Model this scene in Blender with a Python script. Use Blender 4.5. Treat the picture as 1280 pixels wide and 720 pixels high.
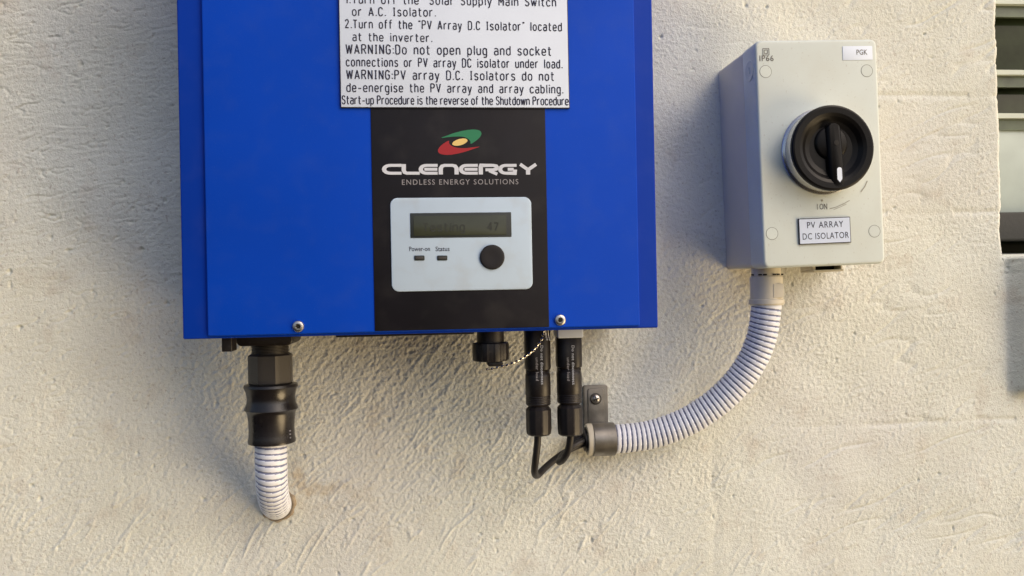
import bpy, math, random
import numpy as np
from mathutils import Vector, Matrix
from mathutils.geometry import tessellate_polygon

random.seed(7)
for o in list(bpy.data.objects):
    bpy.data.objects.remove(o)
S = bpy.context.scene
COL = S.collection
R = math.radians

# ------------------------------------------------------------------ camera
# wall face = plane y 0, camera in front (-y); metres
F_PX, CAM_D, YAW, PITCH, ROLL = 1020.0, 0.72, R(5.7), 0.0, R(1.1)
_fw = Vector((math.sin(YAW) * math.cos(PITCH), math.cos(YAW) * math.cos(PITCH), math.sin(PITCH)))
_r0 = Vector((math.cos(YAW), -math.sin(YAW), 0.0))
_u0 = _r0.cross(_fw)
_rt = _r0 * math.cos(ROLL) - _u0 * math.sin(ROLL)
_up = _r0 * math.sin(ROLL) + _u0 * math.cos(ROLL)
cam_data = bpy.data.cameras.new('camera')
cam = bpy.data.objects.new('camera', cam_data)
COL.objects.link(cam)
cam.matrix_world = Matrix(((_rt.x, _up.x, -_fw.x, 0), (_rt.y, _up.y, -_fw.y, -CAM_D),
                           (_rt.z, _up.z, -_fw.z, 0), (0, 0, 0, 1)))
cam_data.sensor_width = 36.0
cam_data.lens = F_PX / 1280.0 * 36.0
cam_data.clip_start = 0.01
cam_data.clip_end = 100.0
S.camera = cam

# ------------------------------------------------------------------ sky, sun, exposure
w = bpy.data.worlds.new('World')
S.world = w
w.use_nodes = True
nt = w.node_tree
bg = nt.nodes['Background']
sky = nt.nodes.new('ShaderNodeTexSky')
sky.sky_type = 'NISHITA'
sky.sun_disc = False
sky.air_density = 0.8
sky.dust_density = 4.5
sky.ozone_density = 0.3
sky.sun_elevation = R(42)
sky.sun_rotation = R(130)
nt.links.new(sky.outputs[0], bg.inputs[0])
bg.inputs[1].default_value = 0.15
sun_d = bpy.data.lights.new('sun', 'SUN')
sun_d.energy = 2.0
sun_d.angle = R(32)
sun_d.color = (1.0, 0.75, 0.43)
sun = bpy.data.objects.new('sun', sun_d)
COL.objects.link(sun)
# sunlight thrown back low from the right: shadows run up and to the left
sun.rotation_euler = Vector((-1.95, 1.0, 1.05)).to_track_quat('-Z', 'Y').to_euler()
S.view_settings.view_transform = 'Standard'
S.view_settings.look = 'None'
S.view_settings.gamma = 1.0
S.view_settings.use_curve_mapping = False
S.view_settings.exposure = 0.27
S.cycles.max_bounces = 8
S.cycles.use_denoising = True


# ------------------------------------------------------------------ helpers
def P(px, py, d):
    """photo pixel -> (x, z) on the plane d metres in front of the wall"""
    v = _fw + _rt * ((px - 640) / F_PX) + _up * ((360 - py) / F_PX)
    t = (CAM_D - d) / v.y
    return v.x * t, v.z * t


def P3(px, py, d):
    x, z = P(px, py, d)
    return Vector((x, -d, z))


def SC(d):                       # metres per photo pixel at depth d
    return (CAM_D - d) / F_PX


def mat(name, col, rough=0.5, metal=0.0, bump=0.0, bscale=400.0, var=0.0, vscale=60.0, spec=0.5, coat=0.0, col2=None,
        rvar=0.0):
    m = bpy.data.materials.new(name)
    m.use_nodes = True
    n, l = m.node_tree.nodes, m.node_tree.links
    b = n['Principled BSDF']
    b.inputs['Base Color'].default_value = (*col, 1)
    b.inputs['Roughness'].default_value = rough
    b.inputs['Metallic'].default_value = metal
    b.inputs['Specular IOR Level'].default_value = spec
    b.inputs['Coat Weight'].default_value = coat
    tc = n.new('ShaderNodeTexCoord')
    if var or col2:
        nz = n.new('ShaderNodeTexNoise')
        nz.inputs['Scale'].default_value = vscale
        nz.inputs['Detail'].default_value = 5
        l.new(tc.outputs['Object'], nz.inputs['Vector'])
        mx = n.new('ShaderNodeMix')
        mx.data_type = 'RGBA'
        mr = n.new('ShaderNodeMapRange')
        mr.inputs[1].default_value, mr.inputs[2].default_value = 0.35, 0.68
        l.new(nz.outputs[0], mr.inputs[0])
        l.new(mr.outputs[0], mx.inputs[0])
        c2 = col2 or tuple(c * (1 - var) for c in col)
        mx.inputs[6].default_value = (*col, 1)
        mx.inputs[7].default_value = (*c2, 1)
        l.new(mx.outputs[2], b.inputs['Base Color'])
    if rvar:
        n3 = n.new('ShaderNodeTexNoise')
        n3.inputs['Scale'].default_value = 35
        n3.inputs['Detail'].default_value = 6
        l.new(tc.outputs['Object'], n3.inputs['Vector'])
        m3 = n.new('ShaderNodeMapRange')
        m3.inputs[1].default_value, m3.inputs[2].default_value = 0.3, 0.7
        m3.inputs[3].default_value, m3.inputs[4].default_value = rough - rvar, rough + rvar
        l.new(n3.outputs[0], m3.inputs[0])
        l.new(m3.outputs[0], b.inputs['Roughness'])
    if bump:
        n2 = n.new('ShaderNodeTexNoise')
        n2.inputs['Scale'].default_value = bscale
        n2.inputs['Detail'].default_value = 4
        l.new(tc.outputs['Object'], n2.inputs['Vector'])
        bp = n.new('ShaderNodeBump')
        bp.inputs['Strength'].default_value = bump
        bp.inputs['Distance'].default_value = 0.0006
        l.new(n2.outputs[0], bp.inputs['Height'])
        l.new(bp.outputs[0], b.inputs['Normal'])
    return m


M = {}
M['wall'] = mat('wall_render', (0.725, 0.745, 0.68), 0.95, bump=1.0, bscale=820, vscale=14,
                col2=(0.68, 0.69, 0.61), spec=0.15)
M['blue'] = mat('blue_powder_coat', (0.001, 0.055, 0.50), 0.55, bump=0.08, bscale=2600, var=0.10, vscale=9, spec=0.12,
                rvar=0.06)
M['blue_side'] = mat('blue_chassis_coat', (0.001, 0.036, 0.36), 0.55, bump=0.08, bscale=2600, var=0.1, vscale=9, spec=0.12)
M['fascia'] = mat('black_fascia_film', (0.009, 0.008, 0.011), 0.45, var=0.25, vscale=25, spec=0.2, rvar=0.08)
M['plate'] = mat('display_plate_plastic', (0.48, 0.60, 0.73), 0.5, var=0.05, vscale=30, spec=0.3)
M['paper'] = mat('white_engraving_ply', (0.65, 0.735, 0.88), 0.55, var=0.04, vscale=40, spec=0.3)
M['ply_black'] = mat('black_engraving_ply', (0.02, 0.02, 0.03), 0.6)
M['ink'] = mat('dark_label_ink', (0.028, 0.028, 0.05), 0.7, spec=0.2)
M['ink_soft'] = mat('faded_grey_print', (0.16, 0.15, 0.14), 0.8, spec=0.2)
M['ink_faint'] = mat('worn_grey_print', (0.36, 0.35, 0.30), 0.8, spec=0.2)
M['print_white'] = mat('white_print', (0.60, 0.63, 0.70), 0.6, spec=0.3)
M['print_grey'] = mat('grey_print', (0.30, 0.29, 0.31), 0.6, spec=0.3)
M['green'] = mat('green_print', (0.03, 0.20, 0.10), 0.6, spec=0.3)
M['red'] = mat('red_print', (0.33, 0.022, 0.03), 0.6, spec=0.3)
M['yellow'] = mat('yellow_print', (0.75, 0.55, 0.20), 0.6, spec=0.3)
M['lcd_frame'] = mat('lcd_frame_black', (0.018, 0.022, 0.02), 0.4)
M['lcd'] = mat('lcd_olive_glass', (0.046, 0.052, 0.033), 0.18, var=0.25, vscale=45, spec=0.4)
M['lcd_text'] = mat('lcd_segment', (0.025, 0.029, 0.021), 0.5)
M['button'] = mat('black_button_rubber', (0.014, 0.013, 0.015), 0.6, spec=0.3)
M['steel'] = mat('stainless_screw', (0.55, 0.53, 0.50), 0.35, 1.0, bump=0.2, bscale=1500)
M['hole'] = mat('dark_recess', (0.008, 0.007, 0.006), 0.8)
M['black'] = mat('black_moulded_plastic', (0.016, 0.013, 0.013), 0.42, bump=0.1, bscale=1500, var=0.3, vscale=60, spec=0.45)
M['rubber'] = mat('black_gloss_rubber', (0.013, 0.011, 0.012), 0.28, bump=0.06, bscale=700, spec=0.55, rvar=0.08)
M['grey_nut'] = mat('dark_grey_nylon', (0.045, 0.040, 0.035), 0.42, bump=0.1, bscale=1200, spec=0.45)
M['cable'] = mat('black_cable_jacket', (0.014, 0.012, 0.012), 0.5, bump=0.08, bscale=900, spec=0.4)
M['conduit'] = mat('white_conduit_pvc', (0.79, 0.82, 0.90), 0.4, var=0.08, vscale=70, spec=0.4)
M['groove'] = mat('conduit_blue_grey_web', (0.22, 0.24, 0.36), 0.55, spec=0.3)
M['iso'] = mat('isolator_grey_plastic', (0.65, 0.71, 0.67), 0.38, bump=0.05, bscale=1800, var=0.06, vscale=20, spec=0.42,
               rvar=0.05)
M['iso_base'] = mat('isolator_base_plastic', (0.68, 0.65, 0.55), 0.45, bump=0.05, bscale=1800, var=0.06, vscale=20, spec=0.4)  # colour warmed to offset blue bounce light on the box sides
M['gland'] = mat('gland_beige_plastic', (0.66, 0.61, 0.50), 0.45, var=0.06, vscale=60)
M['seam'] = mat('seam_dark_grey', (0.16, 0.16, 0.14), 0.8)
M['chrome'] = mat('collar_satin_metal', (0.72, 0.70, 0.66), 0.22, 0.85, rvar=0.06)
M['knob'] = mat('black_gloss_knob', (0.005, 0.0045, 0.0045), 0.32, spec=0.16, rvar=0.08)
M['sticker'] = mat('white_sticker', (0.74, 0.82, 0.94), 0.4)
M['galv'] = mat('galvanised_steel', (0.27, 0.255, 0.23), 0.45, 0.85, bump=0.15, bscale=500, var=0.3, vscale=90, rvar=0.1)
M['bead'] = mat('bead_chain_metal', (0.75, 0.72, 0.66), 0.2, 1.0)
M['sealant'] = mat('dirty_wall_filler', (0.40, 0.33, 0.24), 0.9, bump=1.0, bscale=500, var=0.4, vscale=150, spec=0.2)
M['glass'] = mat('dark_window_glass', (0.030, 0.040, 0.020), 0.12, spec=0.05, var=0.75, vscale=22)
M['glass_edge'] = mat('ground_glass_edge', (0.55, 0.60, 0.52), 0.4)
M['glass_lap'] = mat('green_overlapped_glass', (0.12, 0.15, 0.09), 0.3, var=0.5, vscale=40)
M['pale_glass'] = mat('pale_panel_glass', (0.50, 0.57, 0.52), 0.3, var=0.12, vscale=30)
M['frame'] = mat('weathered_dark_frame', (0.045, 0.045, 0.04), 0.7, bump=0.4, bscale=300)



def layer(m, scale, lo, hi, col, amount, detail=4.0):
    """lay another procedural colour over a material's base colour"""
    n, l = m.node_tree.nodes, m.node_tree.links
    b = n['Principled BSDF']
    tc = n.new('ShaderNodeTexCoord')
    nz = n.new('ShaderNodeTexNoise')
    nz.inputs['Scale'].default_value = scale
    nz.inputs['Detail'].default_value = detail
    l.new(tc.outputs['Object'], nz.inputs['Vector'])
    mr = n.new('ShaderNodeMapRange')
    mr.inputs[1].default_value, mr.inputs[2].default_value = lo, hi
    mr.inputs[4].default_value = amount
    l.new(nz.outputs[0], mr.inputs[0])
    mx = n.new('ShaderNodeMix')
    mx.data_type = 'RGBA'
    l.new(mr.outputs[0], mx.inputs[0])
    if b.inputs['Base Color'].is_linked:
        l.new(b.inputs['Base Color'].links[0].from_socket, mx.inputs[6])
    else:
        mx.inputs[6].default_value = b.inputs['Base Color'].default_value
    mx.inputs[7].default_value = (*col, 1)
    l.new(mx.outputs[2], b.inputs['Base Color'])


layer(M['wall'], 5.0, 0.45, 0.70, (0.62, 0.61, 0.60), 0.55)
layer(M['wall'], 30.0, 0.58, 0.75, (0.52, 0.45, 0.36), 0.45, 6)
layer(M['wall'], 430.0, 0.60, 0.72, (0.40, 0.35, 0.29), 0.55, 2)
layer(M['blue'], 55.0, 0.50, 0.80, (0.03, 0.08, 0.42), 0.22, 8)
layer(M['blue'], 900.0, 0.62, 0.80, (0.08, 0.14, 0.45), 0.25, 2)
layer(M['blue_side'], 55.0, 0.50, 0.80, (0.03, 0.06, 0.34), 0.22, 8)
layer(M['iso'], 24.0, 0.48, 0.75, (0.58, 0.60, 0.53), 0.5, 8)
layer(M['iso'], 500.0, 0.66, 0.76, (0.40, 0.38, 0.32), 0.4, 2)
layer(M['fascia'], 40.0, 0.52, 0.80, (0.030, 0.028, 0.028), 0.6, 8)
layer(M['conduit'], 160.0, 0.55, 0.75, (0.56, 0.53, 0.48), 0.28, 5)
layer(M['plate'], 60.0, 0.52, 0.80, (0.42, 0.46, 0.50), 0.5, 8)
layer(M['black'], 300.0, 0.56, 0.75, (0.045, 0.038, 0.032), 0.6, 5)
layer(M['rubber'], 250.0, 0.58, 0.78, (0.040, 0.035, 0.030), 0.5, 5)


class MB:
    def __init__(s):
        s.v, s.f, s.m = [], [], []

    def add(s, verts, faces, mi=0):
        o = len(s.v)
        s.v += [tuple(v) for v in verts]
        s.f += [tuple(i + o for i in f) for f in faces]
        s.m += [mi] * len(faces)
        return s

    def build(s, name, mats, parent=None, smooth=True, ang=35):
        me = bpy.data.meshes.new(name)
        me.from_pydata(s.v, [], s.f)
        mats = mats if isinstance(mats, (list, tuple)) else [mats]
        for m in mats:
            me.materials.append(M[m])
        me.polygons.foreach_set('material_index', s.m)
        me.polygons.foreach_set('use_smooth', [smooth] * len(s.f))
        me.validate()
        import bmesh
        bm = bmesh.new()
        bm.from_mesh(me)
        bmesh.ops.recalc_face_normals(bm, faces=bm.faces)
        bm.to_mesh(me)
        bm.free()
        if smooth:
            me.set_sharp_from_angle(angle=R(ang))
        o = bpy.data.objects.new(name, me)
        COL.objects.link(o)
        if parent is not None:
            top = parent
            base = Vector((0, 0, 0))
            while top is not None:                     # meshes are drawn in world (or thing) space
                base += Vector(top.get('_base', (0, 0, 0)))
                top = top.parent
            o.parent = parent
            if base.length > 0 and parent.parent is None:
                me.transform(Matrix.Translation(-base))
            elif base.length > 0:
                me.transform(Matrix.Translation(-base))
        return o


def thing(name, label, cat, base, group=None, roty=0.0, local=False):
    o = bpy.data.objects.new(name, None)
    COL.objects.link(o)
    o.location = base
    o.rotation_euler = (0, roty, 0)
    o.empty_display_size = 0.02
    o['label'], o['category'] = label, cat
    if group:
        o['group'] = group
    if not local:
        o['_base'] = tuple(base)
    return o


def loft(loops, cap0=True, cap1=True, closed=True):
    n = len(loops[0])
    v, f = [], []
    for lp in loops:
        v += list(lp)
    for k in range(len(loops) - 1):
        a, b = k * n, (k + 1) * n
        for i in range(n if closed else n - 1):
            j = (i + 1) % n
            f.append((a + i, a + j, b + j, b + i))
    if cap0:
        f.append(tuple(range(n))[::-1])
    if cap1:
        f.append(tuple(range((len(loops) - 1) * n, len(loops) * n)))
    return v, f


def rr(x0, x1, z0, z1, r, seg=6):
    """rounded rectangle outline (x, z)"""
    pts = []
    r = max(1e-5, min(r, (x1 - x0) / 2 - 1e-5, (z1 - z0) / 2 - 1e-5))
    for cx, cz, a0 in ((x1 - r, z1 - r, 0), (x0 + r, z1 - r, 90), (x0 + r, z0 + r, 180), (x1 - r, z0 + r, 270)):
        for k in range(seg + 1):
            a = R(a0 + 90 * k / seg)
            pts.append((cx + r * math.cos(a), cz + r * math.sin(a)))
    return pts


def slab(mb, x0, x1, z0, z1, d0, d1, r=0.001, bev=0.0006, seg=5, mi=0, bseg=3):
    """rounded slab between depths d0 (back) and d1 (front), bevelled front edge"""
    loops = [[(x, -d0, z) for x, z in rr(x0, x1, z0, z1, r, seg)]]
    for k in range(bseg + 1):
        a = math.pi / 2 * k / bseg
        ins = bev * (1 - math.cos(a))
        dd = d1 - bev + bev * math.sin(a)
        loops.append([(x, -dd, z) for x, z in rr(x0 + ins, x1 - ins, z0 + ins, z1 - ins, max(r - ins, 1e-5), seg)])
    v, f = loft(loops)
    return mb.add(v, f, mi)


def box(mb, x0, x1, y0, y1, z0, z1, mi=0):
    v = [(x, y, z) for z in (z0, z1) for x, y in ((x0, y0), (x1, y0), (x1, y1), (x0, y1))]
    return mb.add(v, [(0, 3, 2, 1), (4, 5, 6, 7), (0, 1, 5, 4), (1, 2, 6, 5), (2, 3, 7, 6), (3, 0, 4, 7)], mi)


def basis(axis):
    a = Vector(axis).normalized()
    t = Vector((1, 0, 0)) if abs(a.x) < 0.9 else Vector((0, 0, 1))
    u = (t - a * t.dot(a)).normalized()
    return a, u, a.cross(u)


def lathe(mb, prof, origin, axis, seg=28, mi=0, rfun=None, caps=True):
    """prof: (radius, distance along the axis)"""
    a, u, v = basis(axis)
    o = Vector(origin)
    loops = []
    for r, t in prof:
        lp = []
        for k in range(seg):
            th = 2 * math.pi * k / seg
            rad = r * (rfun(th, t) if rfun else 1)
            lp.append(o + a * t + u * (rad * math.cos(th)) + v * (rad * math.sin(th)))
        loops.append(lp)
    vv, ff = loft(loops, caps, caps)
    return mb.add(vv, ff, mi)


def spline(pts, step):
    """Catmull-Rom through the points, resampled to an even step"""
    p = [Vector(q) for q in pts]
    p = [p[0] * 2 - p[1]] + p + [p[-1] * 2 - p[-2]]
    out = []
    for i in range(1, len(p) - 2):
        for k in range(40):
            t = k / 40
            a, b, c, d = p[i - 1], p[i], p[i + 1], p[i + 2]
            out.append(0.5 * ((2 * b) + (c - a) * t + (2 * a - 5 * b + 4 * c - d) * t * t + (3 * b - a - 3 * c + d) * t ** 3))
    out.append(p[-2])
    L = [0.0]
    for i in range(1, len(out)):
        L.append(L[-1] + (out[i] - out[i - 1]).length)
    n = max(2, int(round(L[-1] / step)))
    res, j = [], 0
    for k in range(n + 1):
        s = L[-1] * k / n
        while j < len(L) - 2 and L[j + 1] < s:
            j += 1
        t = (s - L[j]) / max(1e-12, L[j + 1] - L[j])
        res.append(out[j].lerp(out[j + 1], t))
    return res, L[-1]


def sweep(mb, pts, step, rad, seg=14, mi=0, rfun=None, mfun=None, caps=True):
    path, L = spline(pts, step)
    n = len(path)
    tg = [(path[min(i + 1, n - 1)] - path[max(i - 1, 0)]).normalized() for i in range(n)]
    u = basis(tg[0])[1]
    loops = []
    for i in range(n):
        u = (u - tg[i] * u.dot(tg[i])).normalized()
        v = tg[i].cross(u)
        s = L * i / (n - 1)
        lp = []
        for k in range(seg):
            th = 2 * math.pi * k / seg
            r = rad * (rfun(s, th) if rfun else 1)
            lp.append(path[i] + u * (r * math.cos(th)) + v * (r * math.sin(th)))
        loops.append(lp)
    vv, ff = loft(loops, caps, caps)
    o = len(mb.f)
    mb.add(vv, ff, mi)
    if mfun:
        for i in range(n - 1):
            for k in range(seg):
                s = L * (i + 0.5) / (n - 1)
                mb.m[o + i * seg + k] = mfun(s, 2 * math.pi * (k + 0.5) / seg)
    return mb


def poly(mb, pts, d, mi=0):
    """flat filled outline of (x, z) at depth d"""
    tris = tessellate_polygon([[Vector((x, z, 0)) for x, z in pts]])
    return mb.add([(x, -d, z) for x, z in pts], tris, mi)


def ribbon(mb, pts, wid, d, mi=0, pen=None):
    """a stroke of even width along (x, z) points"""
    p = [Vector((x, z)) for x, z in pts]
    n = len(p)
    v = []
    for i in range(n):
        a = (p[i] - p[i - 1]).normalized() if i else (p[1] - p[0]).normalized()
        b = (p[i + 1] - p[i]).normalized() if i < n - 1 else a
        t = (a + b).normalized()
        nrm = Vector((-t.y, t.x))
        k = 1.0 / max(0.5, t.dot(a))
        h = (wid if not pen else math.hypot(pen[0] * nrm.x, pen[1] * nrm.y)) * 0.5 * k
        v += [(p[i].x + nrm.x * h, -d, p[i].y + nrm.y * h), (p[i].x - nrm.x * h, -d, p[i].y - nrm.y * h)]
    return mb.add(v, [(2 * i, 2 * i + 1, 2 * i + 3, 2 * i + 2) for i in range(n - 1)], mi)


def arc(cx, cz, rx, rz, a0, a1, n=10):
    return [(cx + rx * math.cos(R(a0 + (a1 - a0) * k / n)), cz + rz * math.sin(R(a0 + (a1 - a0) * k / n))) for k in range(n + 1)]


_capH = [None]


def text_verts(s, spc=1.0, word=1.0, bold=0.0):
    cu = bpy.data.curves.new('t', 'FONT')
    cu.body = s
    cu.space_character = spc
    cu.space_word = word
    cu.resolution_u = 3
    cu.offset = bold
    ob = bpy.data.objects.new('t', cu)
    COL.objects.link(ob)
    bpy.context.view_layer.update()
    me = bpy.data.meshes.new_from_object(ob.evaluated_get(bpy.context.evaluated_depsgraph_get()))
    v = [(q.co.x, q.co.y) for q in me.vertices]
    f = [tuple(q.vertices) for q in me.polygons]
    bpy.data.objects.remove(ob)
    bpy.data.curves.remove(cu)
    bpy.data.meshes.remove(me)
    return v, f


def lettering(name, s, a, b, cap, d, m, parent, spc=1.0, word=1.0, bold=0.0, tf=None):
    """a line of print from point a to point b (baseline, (x, z)), capital height in metres"""
    if _capH[0] is None:
        hv, _ = text_verts('H')
        _capH[0] = max(q[1] for q in hv)
    v, f = text_verts(s, spc, word, bold)
    x0, x1 = min(q[0] for q in v), max(q[0] for q in v)
    a, b = Vector(a), Vector(b)
    u = b - a
    nrm = Vector((-u.y, u.x)).normalized()
    k = cap / _capH[0]
    out = []
    for x, y in v:
        q = a + u * ((x - x0) / (x1 - x0)) + nrm * (y * k)
        out.append((q.x, -d, q.y))
    mb = MB().add(out, f)
    return mb.build(name, m, parent, smooth=False)


def _mir(st, w):
    return [(w - x, y) for x, y in st]


_bowl = [(.02, .58), (.12, .69), (.24, .72), (.37, .66), (.43, .52), (.43, .2), (.37, .06), (.24, 0), (.12, .03), (.02, .14)]
_arch = [(.02, .54), (.12, .68), (.25, .72), (.37, .66), (.42, .54), (.42, 0)]
_c = [(.42, .56), (.36, .67), (.23, .72), (.09, .66), (.02, .52), (.02, .2), (.09, .06), (.23, 0), (.36, .05), (.42, .16)]
_s = [(.40, .60), (.33, .69), (.21, .72), (.08, .67), (.03, .55), (.09, .43), (.22, .37), (.36, .31), (.41, .18), (.34, .04), (.21, 0), (.09, .03), (.02, .13)]
_P = [(.02, 1), (.28, 1), (.41, .94), (.46, .76), (.41, .58), (.28, .51), (.02, .51)]
_C = [(.46, .78), (.40, .93), (.25, 1), (.09, .93), (.02, .76), (.02, .24), (.09, .07), (.25, 0), (.40, .07), (.46, .22)]
_o = [(.02, .36), (.02, .52), (.09, .66), (.23, .72), (.37, .66), (.44, .52), (.44, .2), (.37, .06), (.23, 0), (.09, .06), (.02, .2), (.02, .36)]
GLY = {
    'a': [[(.04, .65), (.13, .72), (.28, .72), (.39, .66), (.42, .55), (.42, 0)], [(.42, .42), (.15, .42), (.05, .36), (.02, .22), (.05, .07), (.15, 0), (.28, 0), (.42, .10)]],
    'b': [[(.02, 1), (.02, 0)], _bowl], 'c': [_c], 'd': [[(.43, 1), (.43, 0)], _mir(_bowl, .45)],
    'e': [[(.44, .33), (.44, .52), (.37, .66), (.23, .72), (.09, .66), (.02, .52), (.02, .2), (.09, .06), (.23, 0), (.37, .04), (.43, .13)], [(.03, .36), (.43, .36)]],
    'f': [[(.34, 1), (.24, 1), (.14, .94), (.12, .84), (.12, 0)], [(0, .70), (.32, .70)]],
    'g': [[(.43, .72), (.43, -.14), (.37, -.25), (.24, -.28), (.08, -.26)], _mir(_bowl, .45)],
    'h': [[(.02, 1), (.02, 0)], _arch], 'i': [[(.06, .72), (.06, 0)], [(.06, 1), (.06, .88)]],
    'k': [[(.02, 1), (.02, 0)], [(.40, .72), (.05, .28)], [(.15, .42), (.43, 0)]], 'l': [[(.07, 1), (.07, 0)]],
    'n': [[(.02, .72), (.02, 0)], _arch], 'o': [_o], 'p': [[(.02, .72), (.02, -.28)], _bowl],
    'r': [[(.02, .72), (.02, 0)], [(.02, .50), (.10, .65), (.22, .72), (.33, .71)]], 's': [_s],
    't': [[(.13, .96), (.13, .14), (.19, .03), (.34, 0)], [(0, .70), (.34, .70)]],
    'u': [[(.42, .72), (.42, 0)], [(.44 - x, .72 - y) for x, y in _arch]], 'v': [[(0, .72), (.22, 0), (.44, .72)]],
    'w': [[(0, .72), (.15, 0), (.31, .68), (.47, 0), (.62, .72)]], 'y': [[(.0, .72), (.22, .02)], [(.44, .72), (.16, -.28), (.04, -.28)]],
    'A': [[(0, 0), (.25, 1), (.5, 0)], [(.09, .30), (.41, .30)]], 'C': [_C],
    'D': [[(.02, 0), (.02, 1)], [(.02, 1), (.26, 1), (.42, .91), (.47, .74), (.47, .26), (.42, .09), (.26, 0), (.02, 0)]],
    'G': [_C[:-2] + [(.40, .05), (.46, .16), (.46, .48), (.27, .48)]], 'I': [[(.14, 1), (.14, 0)], [(.03, .95), (.25, .95)], [(.03, .05), (.25, .05)]],
    'M': [[(.02, 0), (.02, 1), (.29, .35), (.56, 1), (.56, 0)]], 'N': [[(.02, 0), (.02, 1), (.46, 0), (.46, 1)]],
    'P': [[(.02, 1), (.02, 0)], _P], 'R': [[(.02, 1), (.02, 0)], _P, [(.24, .50), (.47, 0)]], 'S': [[(x * 1.1, y / .72) for x, y in _s]],
    'T': [[(0, .95), (.48, .95)], [(.24, .95), (.24, 0)]], 'V': [[(0, 1), (.25, 0), (.5, 1)]], 'W': [[(0, 1), (.16, 0), (.34, .92), (.52, 0), (.68, 1)]],
    '1': [[(.03, .80), (.19, 1), (.19, 0)]], '2': [[(.03, .78), (.1, .94), (.23, 1), (.37, .94), (.43, .78), (.38, .6), (.02, .05), (.46, .05)]],
    '4': [[(.34, 0), (.34, 1), (.02, .28), (.46, .28)]], '7': [[(.02, .95), (.45, .95), (.16, 0)]],
    '.': [[(.06, 0), (.06, .12)]], ':': [[(.06, .06), (.06, .18)], [(.06, .52), (.06, .64)]], '-': [[(.02, .38), (.38, .38)]],
    '"': [[(.04, 1.02), (.04, .84)], [(.17, 1.02), (.17, .84)]],
}


def stroke_line(name, s, a, b, cap, d, m, parent, gap=0.20, word=0.62, th=0.125):
    """one line of even-stroke engraved lettering from a to b"""
    strokes_, x = [], 0.0
    for ch in s:
        if ch == ' ':
            x += word
            continue
        g = GLY[ch]
        wd = max(p[0] for st in g for p in st)
        strokes_ += [[(x + px, py) for px, py in st] for st in g]
        x += wd + gap + 0.02
    x -= gap
    a, b = Vector(a), Vector(b)
    u = (b - a) / x
    nrm = Vector((-u.y, u.x)).normalized() * cap
    mb = MB()
    for q, st in enumerate(strokes_):
        pts = [a + u * px + nrm * py for px, py in st]
        runs, cur = [], [pts[0]]
        for i in range(1, len(pts)):
            cur.append(pts[i])
            if i < len(pts) - 1 and (pts[i] - pts[i - 1]).normalized().dot((pts[i + 1] - pts[i]).normalized()) < 0.3:
                runs.append(cur)
                cur = [pts[i]]
        for r_, run in enumerate(runs + [cur]):
            ribbon(mb, [(p.x, p.y) for p in run], th * cap, d + 0.00002 * (q % 4) + 0.00008 * r_)
    return mb.build(name, m, parent, smooth=False)


# ------------------------------------------------------------------ the wall
_rng = np.random.default_rng(11)
_perm = np.concatenate([_rng.permutation(512)] * 2)
_ga = _rng.uniform(0, 2 * np.pi, 512)
_gx, _gy = np.cos(_ga), np.sin(_ga)


XE = 0.5382                      # left edge of the window opening
ZS = P(1258, 322, 0)[1]          # top of the sill
SZ0 = P(1266, 496, 0)[1]         # its foot


def gn(x, y, seed=0):
    x = x + seed * 17.13
    y = y + seed * 9.71
    xi, yi = np.floor(x).astype(np.int64), np.floor(y).astype(np.int64)
    fx, fy = x - xi, y - yi
    sx, sy = fx * fx * fx * (fx * (fx * 6 - 15) + 10), fy * fy * fy * (fy * (fy * 6 - 15) + 10)

    def g(ix, iy, dx, dy):
        h = _perm[_perm[ix & 511] + (iy & 511)]
        return _gx[h] * dx + _gy[h] * dy
    n00, n10 = g(xi, yi, fx, fy), g(xi + 1, yi, fx - 1, fy)
    n01, n11 = g(xi, yi + 1, fx, fy - 1), g(xi + 1, yi + 1, fx - 1, fy - 1)
    return ((n00 * (1 - sx) + n10 * sx) * (1 - sy) + (n01 * (1 - sx) + n11 * sx) * sy) * 1.5


def blob(x, z, cx, cz, rx, rz):
    return np.exp(-(((x - cx) / rx) ** 2 + ((z - cz) / rz) ** 2))


def strokes(x, z, deg, along, across, seed):
    a = math.radians(deg)
    u, v = x * math.cos(a) + z * math.sin(a), -x * math.sin(a) + z * math.cos(a)
    v = v + 0.004 * gn(u / 0.05, v / 0.05, seed + 3)
    n = gn(u / along, v / across, seed)
    return np.where(n > 0, n, n * 0.55) + 0.45 * gn(u / (along * .5), v / (across * .5), seed + 7)


def lines(x, z, deg, along, across, seed):
    """sparse thin score lines, mostly along one direction"""
    a = math.radians(deg)
    u, v = x * math.cos(a) + z * math.sin(a), -x * math.sin(a) + z * math.cos(a)
    v = v + 0.005 * gn(u / 0.06, v / 0.06, seed + 3)
    n = gn(u / along, v / across, seed)
    m = np.clip(gn(u / (along * 1.3), v / (across * 1.6), seed + 5) + 0.02, 0, 0.4) * 2.5
    return np.exp(-(n / 0.10) ** 2) * m


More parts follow.
